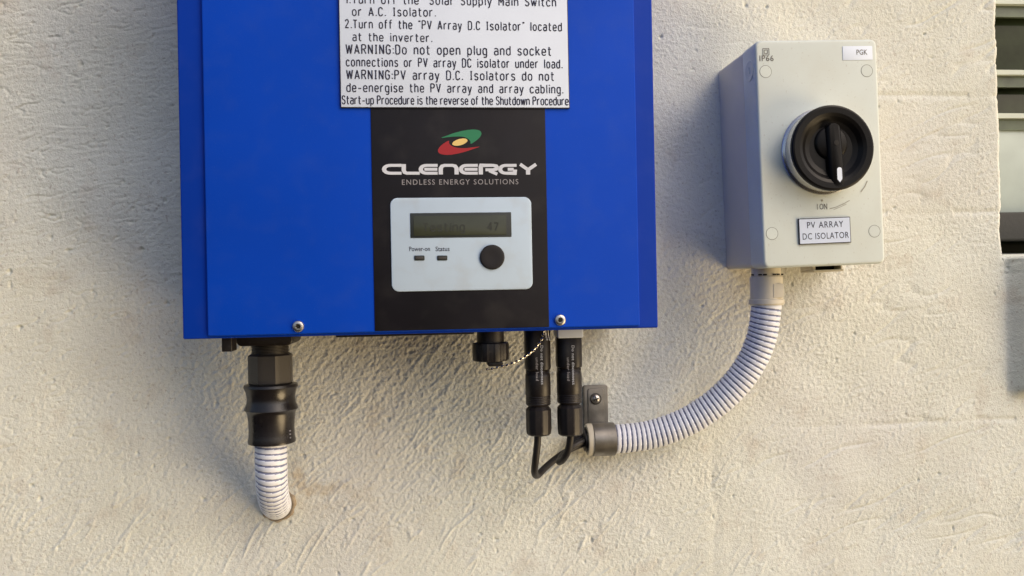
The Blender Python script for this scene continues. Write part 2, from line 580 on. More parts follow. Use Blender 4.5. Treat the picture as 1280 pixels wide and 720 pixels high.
def wall_height(x, z):
    h = 0.0016 * gn(x / 0.13, z / 0.10, 1) + 0.0007 * gn(x / 0.045, z / 0.04, 2)
    under = blob(x, z, 0.02, -0.09, 0.22, 0.10)
    left = blob(x, z, -0.40, 0.12, 0.22, 0.30)
    right = np.clip((x - 0.15) / 0.2, 0, 1)
    low = np.clip((-0.12 - z) / 0.1, 0, 1) * (1 - right * 0.5)
    # trowel marks: ridges and scores whose direction changes over the wall
    h += 0.00030 * (0.1 + left) * strokes(x, z, 9, 0.024, 0.0030, 10)
    h -= 0.00085 * (0.15 + left) * lines(x, z, 8, 0.016, 0.0060, 12)
    h += 0.00034 * (0.15 + 1.3 * under + 0.4 * low) * strokes(x, z, 50, 0.030, 0.0032, 20)
    h += 0.00075 * (0.1 + 0.7 * under + 0.9 * low) * lines(x, z, 48, 0.045, 0.0100, 22)
    h += 0.00030 * low * (1 - right) * lines(x, z, 70, 0.050, 0.0080, 30)
    h += 0.00018 * right * strokes(x, z, 14, 0.030, 0.0042, 40)
    h -= 0.00085 * right * lines(x, z, 19, 0.070, 0.0150, 42)
    rr_ = np.hypot(x - 0.02, z + 0.40)                       # swept arcs low on the wall
    arcm = blob(x, z, 0.03, -0.17, 0.22, 0.09)
    h += 0.00026 * arcm * gn(rr_ / 0.008 + 0.6 * gn(x / 0.05, z / 0.05, 51), np.arctan2(z + 0.4, x) * 3, 50)
    # sandy grain, coarser under the case where the render was left rough
    g1 = gn(x / 0.0034, z / 0.0031, 60)
    g2 = gn(x / 0.0019, z / 0.0018, 61)
    g3 = gn(x / 0.0070, z / 0.0060, 63)
    smooth = np.clip(0.5 + 1.4 * gn(x / 0.085, z / 0.06, 64), 0, 1)          # floated patches
    rough = 0.45 + 1.0 * under + 0.30 * (1 - smooth) + 0.4 * blob(x, z, 0.36, -0.04, 0.10, 0.07)
    h += rough * (0.00024 * g1 + 0.00050 * np.clip(g1 - 0.25, 0, 1) + 0.00034 * g2 + 0.00014 * g3)
    # the wall swells into the sill below the window
    ss = lambda t: np.clip(t, 0, 1) ** 2 * (3 - 2 * np.clip(t, 0, 1))
    h += 0.015 * ss((x - XE - 0.0005) / 0.020) * ss((z - SZ0 + 0.004) / 0.016)
    # brick courses telegraphing through the render
    cour = np.zeros_like(x)
    for zj in (0.172, 0.0625, -0.133, 0.283):
        zz = zj + 0.0015 * gn(x / 0.05, x * 0 + zj * 50, 70)
        cour += np.exp(-((z - zz) / 0.0028) ** 2) * (0.35 + 0.65 * (gn(x / 0.04, z / 0.2, 71) > -0.15))
    h -= 0.0011 * np.clip((x - 0.30) / 0.12, 0, 1) * cour
    h -= 0.0006 * np.exp(-((z - 0.150 - 0.05 * (x + 0.45)) / 0.003) ** 2) * np.clip((-0.36 - x) / 0.06, 0, 1)
    h -= 0.0004 * np.exp(-((x - 0.252 - 0.005 * gn(z / 0.03, z * 0, 72)) / 0.004) ** 2) * np.clip((-0.13 - z) / 0.03, 0, 1)
    # small pits
    pit = gn(x / 0.0066, z / 0.0058, 80)
    h -= 0.0016 * np.clip(pit - 0.62, 0, 1) / 0.25 * (gn(x / 0.06, z / 0.06, 81) + 0.45 * left - 0.25 * right > 0.0)
    return h


xa = np.concatenate([np.arange(-0.95, -0.475, 0.008), np.arange(-0.475, XE - 0.0004, 0.00086), [XE]])
xb = np.concatenate([[XE], np.arange(XE + 0.001, 0.64, 0.001), np.arange(0.648, 1.05, 0.008)])
za = np.concatenate([np.arange(-0.75, -0.285, 0.008), np.arange(-0.285, 0.285, 0.00086), np.arange(0.285, 0.80, 0.008)])


def grid_mesh(xs, zs, jag):
    X, Z = np.meshgrid(xs, zs)
    H = wall_height(X, Z)
    if jag:
        e = np.clip((X - (XE - 0.012)) / 0.012, 0, 1)
        up = np.clip((Z - ZS + 0.004) / 0.01, 0, 1)
        j = 0.0026 * gn(Z / 0.031, Z * 0 + 0.3, 90) + 0.0010 * gn(Z / 0.008, Z * 0 + 0.3, 91) * (gn(Z / 0.02, Z * 0 + 0.7, 92) > 0)
        X = X + e * up * j
        H = H - 0.0045 * np.clip((e - 0.55) / 0.45, 0, 1) ** 2.2 * up          # worn rounded arris
    ny, nx = X.shape
    V = np.stack([X, -H, Z], -1).reshape(-1, 3)
    i = np.arange(ny * nx).reshape(ny, nx)
    Fq = np.stack([i[:-1, :-1], i[:-1, 1:], i[1:, 1:], i[1:, :-1]], -1).reshape(-1, 4)
    return V, Fq, X, H


VA, FA, XA_, HA = grid_mesh(xa, za, True)
zb = za[za < ZS - 0.001]
VB, FB, _, _ = grid_mesh(xb, zb, False)
k0 = int(np.argmax(za >= ZS - 0.008))
edge = np.arange(k0, len(za))
ev = np.array([[XA_[k, -1] - 0.002, 0.16, za[k]] for k in edge])
nA, nB = len(VA), len(VB)
ea = edge * len(xa) + len(xa) - 1
eb = nA + nB + np.arange(len(edge))
FE = np.stack([ea[:-1], eb[:-1], eb[1:], ea[1:]], -1)
tb = nA + (len(zb) - 1) * len(xb) + np.arange(len(xb))          # top of the sill running back under the window
sv1 = VB[-len(xb):] + np.array([0, 0.003, 0.0022])
sv2 = np.array([[q, 0.11, ZS + 0.008] for q in xb])
n1 = nA + nB + len(edge) + np.arange(len(xb))
n2 = n1 + len(xb)
FS = np.concatenate([np.stack([tb[:-1], tb[1:], n1[1:], n1[:-1]], -1), np.stack([n1[:-1], n1[1:], n2[1:], n2[:-1]], -1)])
Vw = np.concatenate([VA, VB, ev, sv1, sv2])
Fw = np.concatenate([FA, FB + nA, FE, FS])
me = bpy.data.meshes.new('wall')
me.vertices.add(len(Vw))
me.vertices.foreach_set('co', Vw.astype(np.float32).ravel())
me.loops.add(Fw.size)
me.loops.foreach_set('vertex_index', Fw.astype(np.int32).ravel())
me.polygons.add(len(Fw))
me.polygons.foreach_set('loop_start', np.arange(0, Fw.size, 4, dtype=np.int32))
me.polygons.foreach_set('use_smooth', np.ones(len(Fw), dtype=bool))
me.update(calc_edges=True)
me.validate()
sx_, sz_ = Vw[:, 0], Vw[:, 2]
c1, c2, c3 = P(372, 600, 0), P(400, 615, 0), P(500, 425, 0)
st = 0.9 * blob(sx_, sz_, c1[0], c1[1], 0.012, 0.016) + 0.55 * blob(sx_, sz_, c2[0], c2[1], 0.030, 0.012)
st += 0.35 * blob(sx_, sz_, P(735, 575, 0)[0], P(735, 575, 0)[1], 0.03, 0.012)
st = np.clip(st * (0.55 + 1.2 * gn(sx_ / 0.012, sz_ / 0.010, 95) + 0.6 * gn(sx_ / 0.004, sz_ / 0.004, 96)), 0, 1)
at = me.attributes.new('stain', 'FLOAT', 'POINT')
at.data.foreach_set('value', st.astype(np.float32))
_n, _l = M['wall'].node_tree.nodes, M['wall'].node_tree.links
_a = _n.new('ShaderNodeAttribute')
_a.attribute_name = 'stain'
_mx = _n.new('ShaderNodeMix')
_mx.data_type = 'RGBA'
_l.new(_a.outputs['Fac'], _mx.inputs[0])
_bc = _n['Principled BSDF'].inputs['Base Color']
_l.new(_bc.links[0].from_socket, _mx.inputs[6])
_mx.inputs[7].default_value = (0.54, 0.48, 0.38, 1)
_l.new(_mx.outputs[2], _bc)
me.materials.append(M['wall'])
wall = bpy.data.objects.new('wall', me)
COL.objects.link(wall)
wall['kind'] = 'structure'
wall['label'] = 'cream painted rough rendered brick wall'

# ------------------------------------------------------------------ window at the edge of the wall
WD = -0.055                      # glazing lies behind the wall face
wx0, wx1 = XE - 0.012, XE + 0.36
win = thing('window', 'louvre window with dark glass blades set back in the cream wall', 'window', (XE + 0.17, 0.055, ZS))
zt = 0.62
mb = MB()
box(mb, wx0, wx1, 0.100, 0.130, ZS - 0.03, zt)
mb.build('dark_backing', 'glass', win, smooth=False)  # opaque dark sheet added in place of the unlit interior


def blade(name, py0, py1, m, tilt=0.014):
    z1, z0 = P(1265, py0, WD)[1], P(1265, py1, WD)[1]
    y0 = 0.055
    mb = MB()
    v = [(x, y, z) for x in (wx0 + 0.004, wx1) for (y, z) in
         ((y0, z0), (y0 + 0.005, z0), (y0 + tilt + 0.005, z1), (y0 + tilt, z1))]
    mb.add(v, [(0, 1, 2, 3), (4, 7, 6, 5), (0, 4, 5, 1), (1, 5, 6, 2), (2, 6, 7, 3), (3, 7, 4, 0)])
    b = mb.build(name, m, win, smooth=False)
    e = MB()
    box(e, wx0 + 0.006, wx1 - 0.002, y0 - 0.0035, y0 + 0.0045, z0 - 0.0052, z0 - 0.0004)
    e.build('blade_edge', 'glass_edge', b, smooth=False)
    e = MB()
    box(e, wx0 + 0.005, wx1 - 0.001, y0 + 0.0025, y0 + 0.0065, z0 - 0.0165, z0 - 0.0056)
    e.build('overlap_strip', 'glass_lap', b, smooth=False)
    return b


for py0, py1 in ((-178, -88), (-88, 0), (3, 88), (93, 142)):
    blade('louvre_blade', py0, py1, 'glass')
zf1, zf0 = P(1268, 144, WD)[1], P(1268, 265, WD)[1]
mb = MB()
slab(mb, wx0 + 0.002, wx1, zf0, zf1, -0.075, -0.060, 0.0008, 0.0006)
mb.build('pale_panel', 'pale_glass', win)  # evenly pale panel below the dark blades
mb = MB()
slab(mb, wx0, wx1, P(1268, 300, WD)[1], zf0 - 0.0006, -0.085, -0.050, 0.001, 0.0015)
mb.build('bottom_rail', 'frame', win)
# ------------------------------------------------------------------ inverter
DI = 0.130                       # front of the cover
ix0, ix1, iz0, iz1 = -0.1734, 0.1676, -0.0316, 0.372
inv = thing('inverter', 'large blue metal solar inverter case with black fascia hung on the cream wall', 'inverter',
            ((ix0 + ix1) / 2, 0, iz0))
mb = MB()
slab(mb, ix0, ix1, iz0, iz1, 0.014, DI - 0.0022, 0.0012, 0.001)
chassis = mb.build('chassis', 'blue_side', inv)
cx0, cx1 = P(257, 300, DI)[0], P(798, 300, DI)[0]
mb = MB()
slab(mb, cx0, cx1, iz0 + 0.0018, iz1 - 0.002, DI - 0.0021, DI, 0.0012, 0.0010)
cover = mb.build('front_cover', 'blue', inv)
mb = MB()
box(mb, -0.13, 0.12, -0.0142, 0.002, 0.02, 0.30)
mb.build('wall_bracket', 'galv', inv, smooth=False)
# dark strip of the underside showing below the cover
mb = MB()
xs0, xs1 = P(422, 421, 0.10)[0], P(592, 418, 0.10)[0]
slab(mb, xs0, xs1, iz0 - 0.0022, iz0 + 0.001, 0.06, 0.112, 0.001, 0.0005)
mb.build('bottom_vent_plate', 'black', inv)
fx0, fz0 = P(277, 440, 0.10)
fx1, _ = P(290, 440, 0.10)
mb = MB()
slab(mb, fx0, fx1, fz0, iz0 + 0.001, 0.085, 0.100, 0.001, 0.0008)
mb.build('rubber_stop', 'black', inv)
# screws
for px, py in ((373, 408), (700, 400)):
    x, z = P(px, py, DI)
    mb = MB()
    lathe(mb, [(0.0042, 0), (0.0042, 0.0007), (0.0037, 0.0016), (0.0026, 0.0021), (0.0020, 0.0021), (0.0019, 0.0008)],
          (x, -DI, z), (0, -1, 0), 24)
    sc = mb.build('screw', 'steel', inv)
    mb = MB()
    lathe(mb, [(0.0017, 0), (0.0017, 0.0004)], (x, -DI - 0.0008, z), (0, -1, 0), 6)
    lathe(mb, [(0.0006, 0), (0.0004, 0.0008)], (x, -DI - 0.0012, z), (0, -1, 0), 8)
    mb.build('socket', 'hole', sc)

# black fascia
DF = DI + 0.0004
bx0, bx1, bz0, bz1 = -0.0402, 0.0856, iz0 + 0.0026, 0.150
mb = MB()
slab(mb, bx0, bx1, bz0, bz1, DI + 0.00002, DF, 0.0006, 0.0002)
fas = mb.build('fascia_panel', 'fascia', inv)


def em(pts):
    return [P(470 + x / 5.818, 150 + y / 5.818, DF) for x, y in pts]


def smooth_poly(pts, n=5):
    out = []
    N = len(pts)
    for i in range(N):
        a, b, c, d = (Vector(pts[(i + k) % N]) for k in (-1, 0, 1, 2))
        sharp = False
        for k in range(n):
            t = k / n
            q = 0.5 * ((2 * b) + (c - a) * t + (2 * a - 5 * b + 4 * c - d) * t * t + (3 * b - a - 3 * c + d) * t ** 3)
            out.append((q.x, q.y))
    return out


green = [(474, 130), (520, 112), (575, 93), (640, 77), (705, 69), (750, 76), (767, 97), (756, 124), (728, 150), (690, 173),
         (686, 155), (668, 136), (635, 123), (590, 120), (535, 124)]
red = [(753, 194), (705, 212), (650, 230), (585, 246), (520, 254), (468, 246), (450, 226), (462, 198), (490, 172), (528, 151),
       (532, 170), (550, 188), (585, 201), (635, 205), (690, 201)]
mb = MB()
poly(mb, em(smooth_poly(green, 4)), DF + 0.0001)
mb.build('green_swoosh', 'green', fas, smooth=False)
mb = MB()
poly(mb, em(smooth_poly(red, 4)), DF + 0.0001)
mb.build('red_swoosh', 'red', fas, smooth=False)
ell = []
for k in range(28):
    a = 2 * math.pi * k / 28
    ex, ey = 57 * math.cos(a), 23 * math.sin(a)
    ell.append((610 + ex * math.cos(R(15)) + ey * math.sin(R(15)), 161 - ex * math.sin(R(15)) + ey * math.cos(R(15))))
mb = MB()
poly(mb, em(ell), DF + 0.0001)
mb.build('yellow_oval', 'yellow', fas, smooth=False)

# brand name: wide rounded capitals drawn as strokes (zoom pixels, y down)
T = 19.0
yt, yb = 330.0, 387.0
ym = (yt + yb) / 2


def larc(cx, cy, rx, ry, a0, a1, n=10):
    return [(cx + rx * math.cos(R(a0 + (a1 - a0) * k / n)), cy + ry * math.sin(R(a0 + (a1 - a0) * k / n))) for k in range(n + 1)]


ry = (yb - yt) / 2
GL = [
    ('C', [[(186, yt), (110, yt)] + larc(105, ym, 46, ry, -90, -270)[1:] + [(186, yb)]]),
    ('L', [[(202, 321), (202, 365), (208, 380), (224, yb), (318, yb)]]),
    ('E', [[(448, yt), (372, yt)] + larc(366, ym, 40, ry, -90, -270)[1:] + [(448, yb)], [(352, ym), (446, ym)]]),
    ('N', [[(471, 396), (471, 352), (480, 336), (500, yt), (556, yt), (576, 336), (586, 352), (586, 396)]]),
    ('E', [[(740, yt), (664, yt)] + larc(658, ym, 40, ry, -90, -270)[1:] + [(740, yb)], [(644, ym), (738, ym)]]),
    ('R', [[(762, 396), (762, yt + 9), (764, yt), (852, yt), (874, 335), (880, 345), (874, 357), (850, 362), (796, 362)],
           [(822, 368), (882, 394)]]),
    ('G', [[(1022, yt), (950, yt)] + larc(945, ym, 42, ry, -90, -270)[1:] + [(1010, yb), (1011, ym + 2)], [(958, ym), (1000.5, ym)]]),
    ('Y', [[(1048, 322), (1106, 362)], [(1164, 322), (1106, 362)], [(1106, 360), (1106, 397)]]),
]
for nm, sts in GL:
    mb = MB()
    for q, st in enumerate(sts):
        ribbon(mb, em(st), 0, DF + 0.0001 + 0.00004 * q, pen=(31 / 5.818 * SC(DF), 21 / 5.818 * SC(DF)))
    mb.build('brand_letter', 'print_white', fas, smooth=False)
lettering('slogan_lettering', 'ENDLESS ENERGY SOLUTIONS', P(502.5, 231, DF), P(648, 230.3, DF), 6.4 * SC(DF), DF + 0.0001,
          'print_grey', fas, spc=1.22, word=1.0)

# display plate
DP = DF + 0.0007
mb = MB()
slab(mb, -0.0276, 0.0740, -0.0011, 0.0660, DF + 0.00002, DP, 0.0052, 0.0005, 8)
plate = mb.build('display_plate', 'plate', inv)
lx0, lz1 = P(512.5, 266.5, DP)
lx1, lz0 = P(639.5, 296, DP)
mb = MB()
slab(mb, lx0, lx1, lz0, lz1, DP + 0.00002, DP + 0.0003, 0.0005, 0.0002)
scr = mb.build('lcd_frame', 'lcd_frame', plate)
sx0_, sz1_ = P(516.5, 270, DP)
sx1_, sz0_ = P(633, 293.5, DP)
mb = MB()
slab(mb, sx0_, sx1_, sz0_, sz1_, DP + 0.00032, DP + 0.0005, 0.0004, 0.0001)
mb.build('lcd_screen', 'lcd', plate)
DL = DP + 0.0006
stroke_line('lcd_lettering', 'Testing', P(529, 289, DL), P(581, 288.5, DL), 10 * SC(DL), DL, 'lcd_text', plate, th=0.17)
stroke_line('lcd_lettering', '47', P(610, 288, DL), P(623, 288, DL), 10 * SC(DL), DL, 'lcd_text', plate, th=0.17)
for s, xa_, xb_, y_ in (('Power-on', 511.5, 537.5, 314), ('Status', 544.5, 562, 314)):
    lettering('caption', s, P(xa_, y_, DP), P(xb_, y_ - 0.3, DP), 5.6 * SC(DP), DP + 0.0001, 'ink', plate, bold=0.008)
for px in (524.3, 552.8):
    x, z = P(px, 322.5, DP)
    mb = MB()
    slab(mb, x - 0.0037, x + 0.0037, z - 0.0018, z + 0.0018, DP + 0.00002, DP + 0.0005, 0.0008, 0.0003)
    led = mb.build('status_light', 'lcd_frame', plate)
    mb = MB()
    slab(mb, x - 0.0026, x + 0.0026, z - 0.0009, z + 0.0009, DP + 0.00052, DP + 0.0007, 0.0005, 0.0001)
    mb.build('lens', 'grey_nut', led)
x, z = P(615.2, 321.5, DP)
mb = MB()
br = 15.6 * SC(DP)
lathe(mb, [(br, 0.00002), (br, 0.0008), (br - 0.0004, 0.0012), (br - 0.0012, 0.0014), (br * 0.5, 0.0012), (0.0003, 0.0011)], (x, -DP, z), (0, -1, 0), 40)
mb.build('button', 'button', plate)

# warning label (white two-ply plate)
lbx0, lbx1, lbz0, lbz1 = -0.0612, 0.1037, 0.1303, 0.268
DW = DI + 0.0016
wl = MB()
slab(wl, lbx0, lbx1, lbz0, lbz1, DI + 0.00045, DW - 0.0002, 0.0003, 0.0002)
lab = wl.build('warning_plate', 'ply_black', inv)
wl = MB()
slab(wl, lbx0 + 0.0006, lbx1 - 0.0006, lbz0 + 0.0006, lbz1 - 0.0006, DW - 0.00018, DW, 0.0003, 0.0001)
wl.build('white_face', 'paper', lab)
LN = [
    ('1.Turn off the "Solar Supply Main Switch"', 431.5, 700, 4.6, 8.6, 10.2, 1.75),
    ('or A.C. Isolator.', 440, 545, 20.2, 21.2, 10.4, 1.7),
    ('2.Turn off the "PV Array D.C Isolator" located', 431, 702.5, 35.6, 39.4, 10.4, 1.75),
    ('at the inverter.', 440.5, 540.5, 51.6, 53.0, 10.0, 1.8),
    ('WARNING:Do not open plug and socket', 432.3, 689.5, 67.6, 70.0, 11.2, 1.8),
    ('connections or PV array DC isolator under load.', 432.3, 703.3, 83.3, 85.8, 10.6, 1.7),
    ('WARNING:PV array D.C. Isolators do not', 433, 693, 99.3, 101.4, 11.0, 1.8),
    ('de-energise the PV array and array cabling.', 433, 704.3, 115.2, 117.3, 10.6, 1.75),
    ('Start-up Procedure is the reverse of the Shutdown Procedure', 427.2, 711, 130.6, 132.0, 10.2, 1.15),
]
for s, xa_, xb_, ya_, yb_, cap, wd in LN:
    stroke_line('label_line', s, P(xa_ + 0.5, ya_ - 0.6, DW), P(xb_ - 0.5, yb_ - 0.6, DW), cap * SC(DW), DW + 0.0001, 'ink', lab, 0.26 if wd > 1.4 else 0.2,
                0.62 if wd > 1.4 else 0.34, 0.135)

# ------------------------------------------------------------------ AC lead: gland, boot and short conduit into the wall
DA = 0.052
s_ = SC(DA)
ax, az_top = P(337.5, 424, DA)
acl = thing('ac_conduit', 'short white corrugated conduit in a black boot under the blue case, bending into the wall', 'conduit',
            (ax, 0, P(340, 640, 0)[1]))


def zpx(py, d=DA, px=340):
    return P(px, py, d)[1]


AO = Vector((ax, -DA, 0))
mb = MB()
x0_, _ = P(303, 427, DA)
x1_, _ = P(371, 427, DA)
slab(mb, x0_, x1_, zpx(430), iz0 + 0.0005, DA - 0.021, DA + 0.021, 0.004, 0.001)
mb.build('flange', 'black', acl)
mb = MB()
prof = []
zt_, zb_ = zpx(429), zpx(443.5)
for k in range(33):
    prof.append((0.0138 + (0.0009 if (k // 2) % 2 else 0), zt_ + (zb_ - zt_) * k / 32))
lathe(mb, prof, AO, (0, 0, 1), 30)
mb.build('thread', 'grey_nut', acl)
mb = MB()
zt_, zb_ = zpx(441.5), zpx(480)
rot = R(21)
hexf = lambda th, t: 1.0 / max(0.866, math.cos(((th + rot) % (math.pi / 4)) - math.pi / 8)) * 0.95
lathe(mb, [(0.0150, zt_), (0.0172, zt_ - 0.0015), (0.0172, zb_ + 0.0015), (0.0160, zb_)], AO, (0, 0, 1), 48, rfun=hexf)
mb.build('nut', 'grey_nut', acl, ang=18)
mb = MB()
pr = [(300, 479.5), (28, 479.0), (31.5, 480), (32.2, 483), (30, 488), (28.4, 496), (29, 503), (31.4, 508.5), (31.8, 511), (30, 512.6),
      (28.6, 516), (27.4, 526), (27, 535), (27.4, 545), (28.4, 550), (28.2, 552.5), (26, 553.5), (20, 553.0)][1:]
lathe(mb, [(a * s_, zpx(b)) for a, b in pr], AO, (0, 0, 1), 40)
boot = mb.build('boot', 'rubber', acl)
mb = MB()
for q, (dz) in enumerate((0.0, 1.0, 2.0)):
    a = R(33)
    rr_b = 27.6 * s_
    px_, pz_ = ax + rr_b * math.sin(R(62)), zpx(537 + 4.3 * q)
    box(mb, px_ - 0.0016, px_ + 0.0004, -DA - rr_b * math.cos(R(62)) - 0.0006, -DA - rr_b * math.cos(R(62)) + 0.0006, pz_ - 0.0005, pz_ + 0.0005)
mb.build('moulded_mark', 'print_grey', boot, smooth=False)
PITCHC = 0.00445


def crf(s, th):
    ph = (s / PITCHC + th / (2 * math.pi)) % 1.0
    g = abs(ph - 0.5) * 2            # 0 mid ridge, 1 in groove
    return 1.0 - 0.075 * max(0.0, (g - 0.50) / 0.50) ** 1.5 - 0.012 * g * g


def cmf(s, th):
    ph = (s / PITCHC + th / (2 * math.pi)) % 1.0
    return 1 if abs(ph - 0.5) * 2 > 0.70 else 0


RC = 0.0127
cb = P3(341, 628, 0.03)
pts = [P3(338.3, 545, DA), P3(338.6, 562, DA), P3(339, 588, .0505), P3(340, 608, .044), P3(342, 622, .033), P3(344.5, 629, .018),
       P3(346, 631, -.008)]
mb = MB()
sweep(mb, pts, PITCHC / 12, RC, 32, 0, crf, cmf)
mb.build('corrugated_tube', ['conduit', 'groove'], acl, ang=60)

mb = MB()
sc0 = P3(346, 631, 0.0)
loops = []
for k in range(9):
    a = math.pi * k / 8
    lp = []
    for q in range(40):
        th = 2 * math.pi * q / 40
        wob = 1 + 0.10 * math.sin(3 * th + 1) + 0.20 * math.sin(7 * th) + 0.18 * math.sin(13 * th + 2)
        rad = 0.0126 + (0.0013 - 0.0013 * math.cos(a)) * (wob + 0.5 * math.cos(th - 0.5))
        lp.append((sc0.x + rad * math.cos(th), 0.0006 - 0.0022 * math.sin(a) * wob, sc0.z + rad * math.sin(th)))
    loops.append(lp)
v, f = loft(loops, False, False)
mb.add(v, f)
mb.build('sealant', 'sealant', acl)

# ------------------------------------------------------------------ isolator
DS = 0.0855
p_ = [P(943, 50, DS), P(1096, 50, DS), P(955, 335, DS), P(1107, 328.5, DS)]
icx, icz = sum(q[0] for q in p_) / 4, sum(q[1] for q in p_) / 4
IT = R(-1.25)
iso = thing('isolator_switch', 'pale grey plastic isolator box with a black rotary knob on the cream wall', 'switch',
            (icx, 0, icz), roty=IT, local=True)


def I(px, py, d=DS):
    x, z = P(px, py, d)
    x, z = x - icx, z - icz
    c, s = math.cos(IT), math.sin(IT)
    return x * c - z * s, x * s + z * c


IW, IH = 0.1034 / 2, 0.1838 / 2
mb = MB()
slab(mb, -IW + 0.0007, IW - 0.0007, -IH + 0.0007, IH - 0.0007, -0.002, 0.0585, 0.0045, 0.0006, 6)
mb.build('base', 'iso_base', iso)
mb = MB()
loops = []
for ins, d in ((0.0012, 0.0582), (0.0002, 0.0590), (0.0, 0.0600)):
    loops.append([(x, -d, z) for x, z in rr(-IW + ins, IW - ins, -IH + ins, IH - ins, 0.0050, 8)])
for k in range(7):
    a = math.pi / 2 * k / 6
    b = 0.0022
    ins = b * (1 - math.cos(a))
    loops.append([(x, -(DS - b + b * math.sin(a)), z) for x, z in rr(-IW + ins, IW - ins, -IH + ins, IH - ins, 0.0050 - ins * 0.6, 8)])
v, f = loft(loops)
mb.add(v, f)
icov = mb.build('cover', 'iso', iso)
for px, py in ((957, 89.5), (1083.5, 88.5), (965, 292), (1093, 289)):
    x, z = I(px, py)
    mb = MB()
    lathe(mb, [(0.0051, 0.00003), (0.0051, 0.00008)], (x, -DS, z), (0, -1, 0), 36)
    lathe(mb, [(0.00475, 0.00009), (0.0047, 0.00016), (0.0002, 0.00018)], (x, -DS, z), (0, -1, 0), 36, 1)
    mb.build('screw_cap', ['seam', 'iso'], iso)  # dark grey ring round a flush cap
# knockout moulded in the left side
mb = MB()
kx = -IW
kz = I(931, 93, 0.062)[1]
lathe(mb, [(0.0085, 0.0), (0.0085, 0.0004), (0.0078, 0.0006), (0.0072, 0.0004), (0.0002, 0.0004)], (kx, -0.0725, kz), (-1, 0, 0), 36)
box(mb, kx - 0.0009, kx - 0.0003, -0.0733, -0.0717, kz - 0.003, kz + 0.003)
mb.build('side_knockout', 'iso', iso)
# rotary handle
kcx, kcz = I(1028.3, 189.4)
HK = 0.0185
kr = 0.0340
mb = MB()
lathe(mb, [(0.0352, 0.0001), (0.0352, 0.0012), (0.0344, 0.0022), (0.0332, 0.0030), (0.0330, 0.0120), (0.0322, 0.0135)], (kcx, -DS, kcz), (0, -1, 0), 64, caps=False)
mb.build('collar', 'chrome', iso)
mb = MB()
lathe(mb, [(kr - 0.002, 0.0130), (kr - 0.0004, 0.0134), (kr, 0.0146), (kr, HK - 0.0016), (kr - 0.0006, HK - 0.0004), (kr - 0.0018, HK), (kr - 0.0062, HK - 0.0002),
           (kr - 0.0088, HK - 0.0012), (kr - 0.0120, HK - 0.0036), (kr - 0.0160, HK - 0.0048), (0.0006, HK - 0.0050)],
      (kcx, -DS, kcz), (0, -1, 0), 72)
knob = mb.build('knob', 'knob', iso, ang=14)
gx, gz = I(1049, 190, DS + HK)
dk = DS + HK
kx0, kz0 = I(1039.5, 184, dk)
gt, gb = I(1045, 150, dk), I(1050, 236, dk)
mb = MB()
loops = []
for wq, dq in ((0.0074, dk - 0.0054), (0.0062, dk - 0.0022), (0.0052, dk - 0.0006), (0.0040, dk + 0.0001)):
    loops.append([(kx0 + x + 0.0036 - 0.05 * z, -dq, kz0 + z) for x, z in rr(-wq, wq, -0.0310, 0.0190, wq * 0.85, 6)])
v, f = loft(loops)
mb.add(v, f)
mb.build('grip', 'knob', knob)
mb = MB()
lathe(mb, [(0.0140, 0.0), (0.0132, 0.0016), (0.0118, 0.0024), (0.0002, 0.0026)], (kx0 + 0.002, -dk + 0.0052, kz0 + 0.004), (0, -1, 0), 40)
mb.build('grip_hub', 'knob', knob)
mb = MB()
lathe(mb, [(0.0021, 0.0), (0.0021, 0.0004), (0.0014, 0.0005)], (kx0 + 0.0040, -dk, kz0 + 0.0035), (0, -1, 0), 20)
mb.build('hub_pin', 'hole', knob)
mx_, mz_ = I(1049.5, 218.5, dk)
mb = MB()
ww, hh = 0.0020, 0.0060
outl = arc(mx_, mz_ + hh - ww, ww, ww, 0, 180, 8) + [(mx_ - ww, mz_ - hh + 0.0026), (mx_, mz_ - hh), (mx_ + ww, mz_ - hh + 0.0026)]
poly(mb, outl, dk + 0.00025)
mb.build('pointer_mark', 'sticker', knob, smooth=False)
# print on the cover
ink = DS + 0.0002
lettering('rating_print', 'IP66', I(949.5, 76.5), I(967, 76.3), 7.2 * SC(DS), ink, 'ink_soft', icov, spc=1.1, bold=0.004)
mb = MB()
qx, qz = I(957.3, 64.8)
for h_, q in ((0.0026, 0), (0.0014, 1)):
    t_ = 0.00045
    for sgn in (-1, 1):
        ribbon(mb, [(qx - h_, qz + sgn * h_), (qx + h_, qz + sgn * h_)], t_, ink)
        ribbon(mb, [(qx + sgn * h_, qz - h_), (qx + sgn * h_, qz + h_)], t_, ink + 0.00004)
mb.build('class_mark', 'ink_soft', icov, smooth=False)
lettering('position_print', 'I ON', I(1021.5, 262), I(1034, 261.6), 7.4 * SC(DS), ink, 'ink_soft', icov)
mb = MB()
dx, dz = I(1027.5, 250.6)
poly(mb, arc(dx, dz, 0.0009, 0.0009, 0, 330, 11), ink)
cs = [I(1037, 261), I(1046, 258.5), I(1055, 254.5), I(1062, 250.5)]
ribbon(mb, cs, 0.0005, ink)
cs = [I(1042, 262.0), I(1050, 258.8), I(1058, 255.0)]
ribbon(mb, cs, 0.0004, ink)
ribbon(mb, [I(1076, 240), I(1081, 233), I(1084, 226)], 0.0008, ink)
mb.build('dial_mark', 'ink_faint', icov, smooth=False)
x0, z0 = I(1053.5, 75.5)
x1, z1 = I(1090, 57.5)
mb = MB()
slab(mb, x0, x1, z0, z1, DS + 0.00003, DS + 0.0003, 0.0008, 0.0001)
stk = mb.build('rating_sticker', 'sticker', iso)
lettering('sticker_print', 'PGK', I(1070.5, 68.6), I(1084, 68.4), 6.6 * SC(DS), DS + 0.0004, 'ink_soft', stk, bold=0.006)
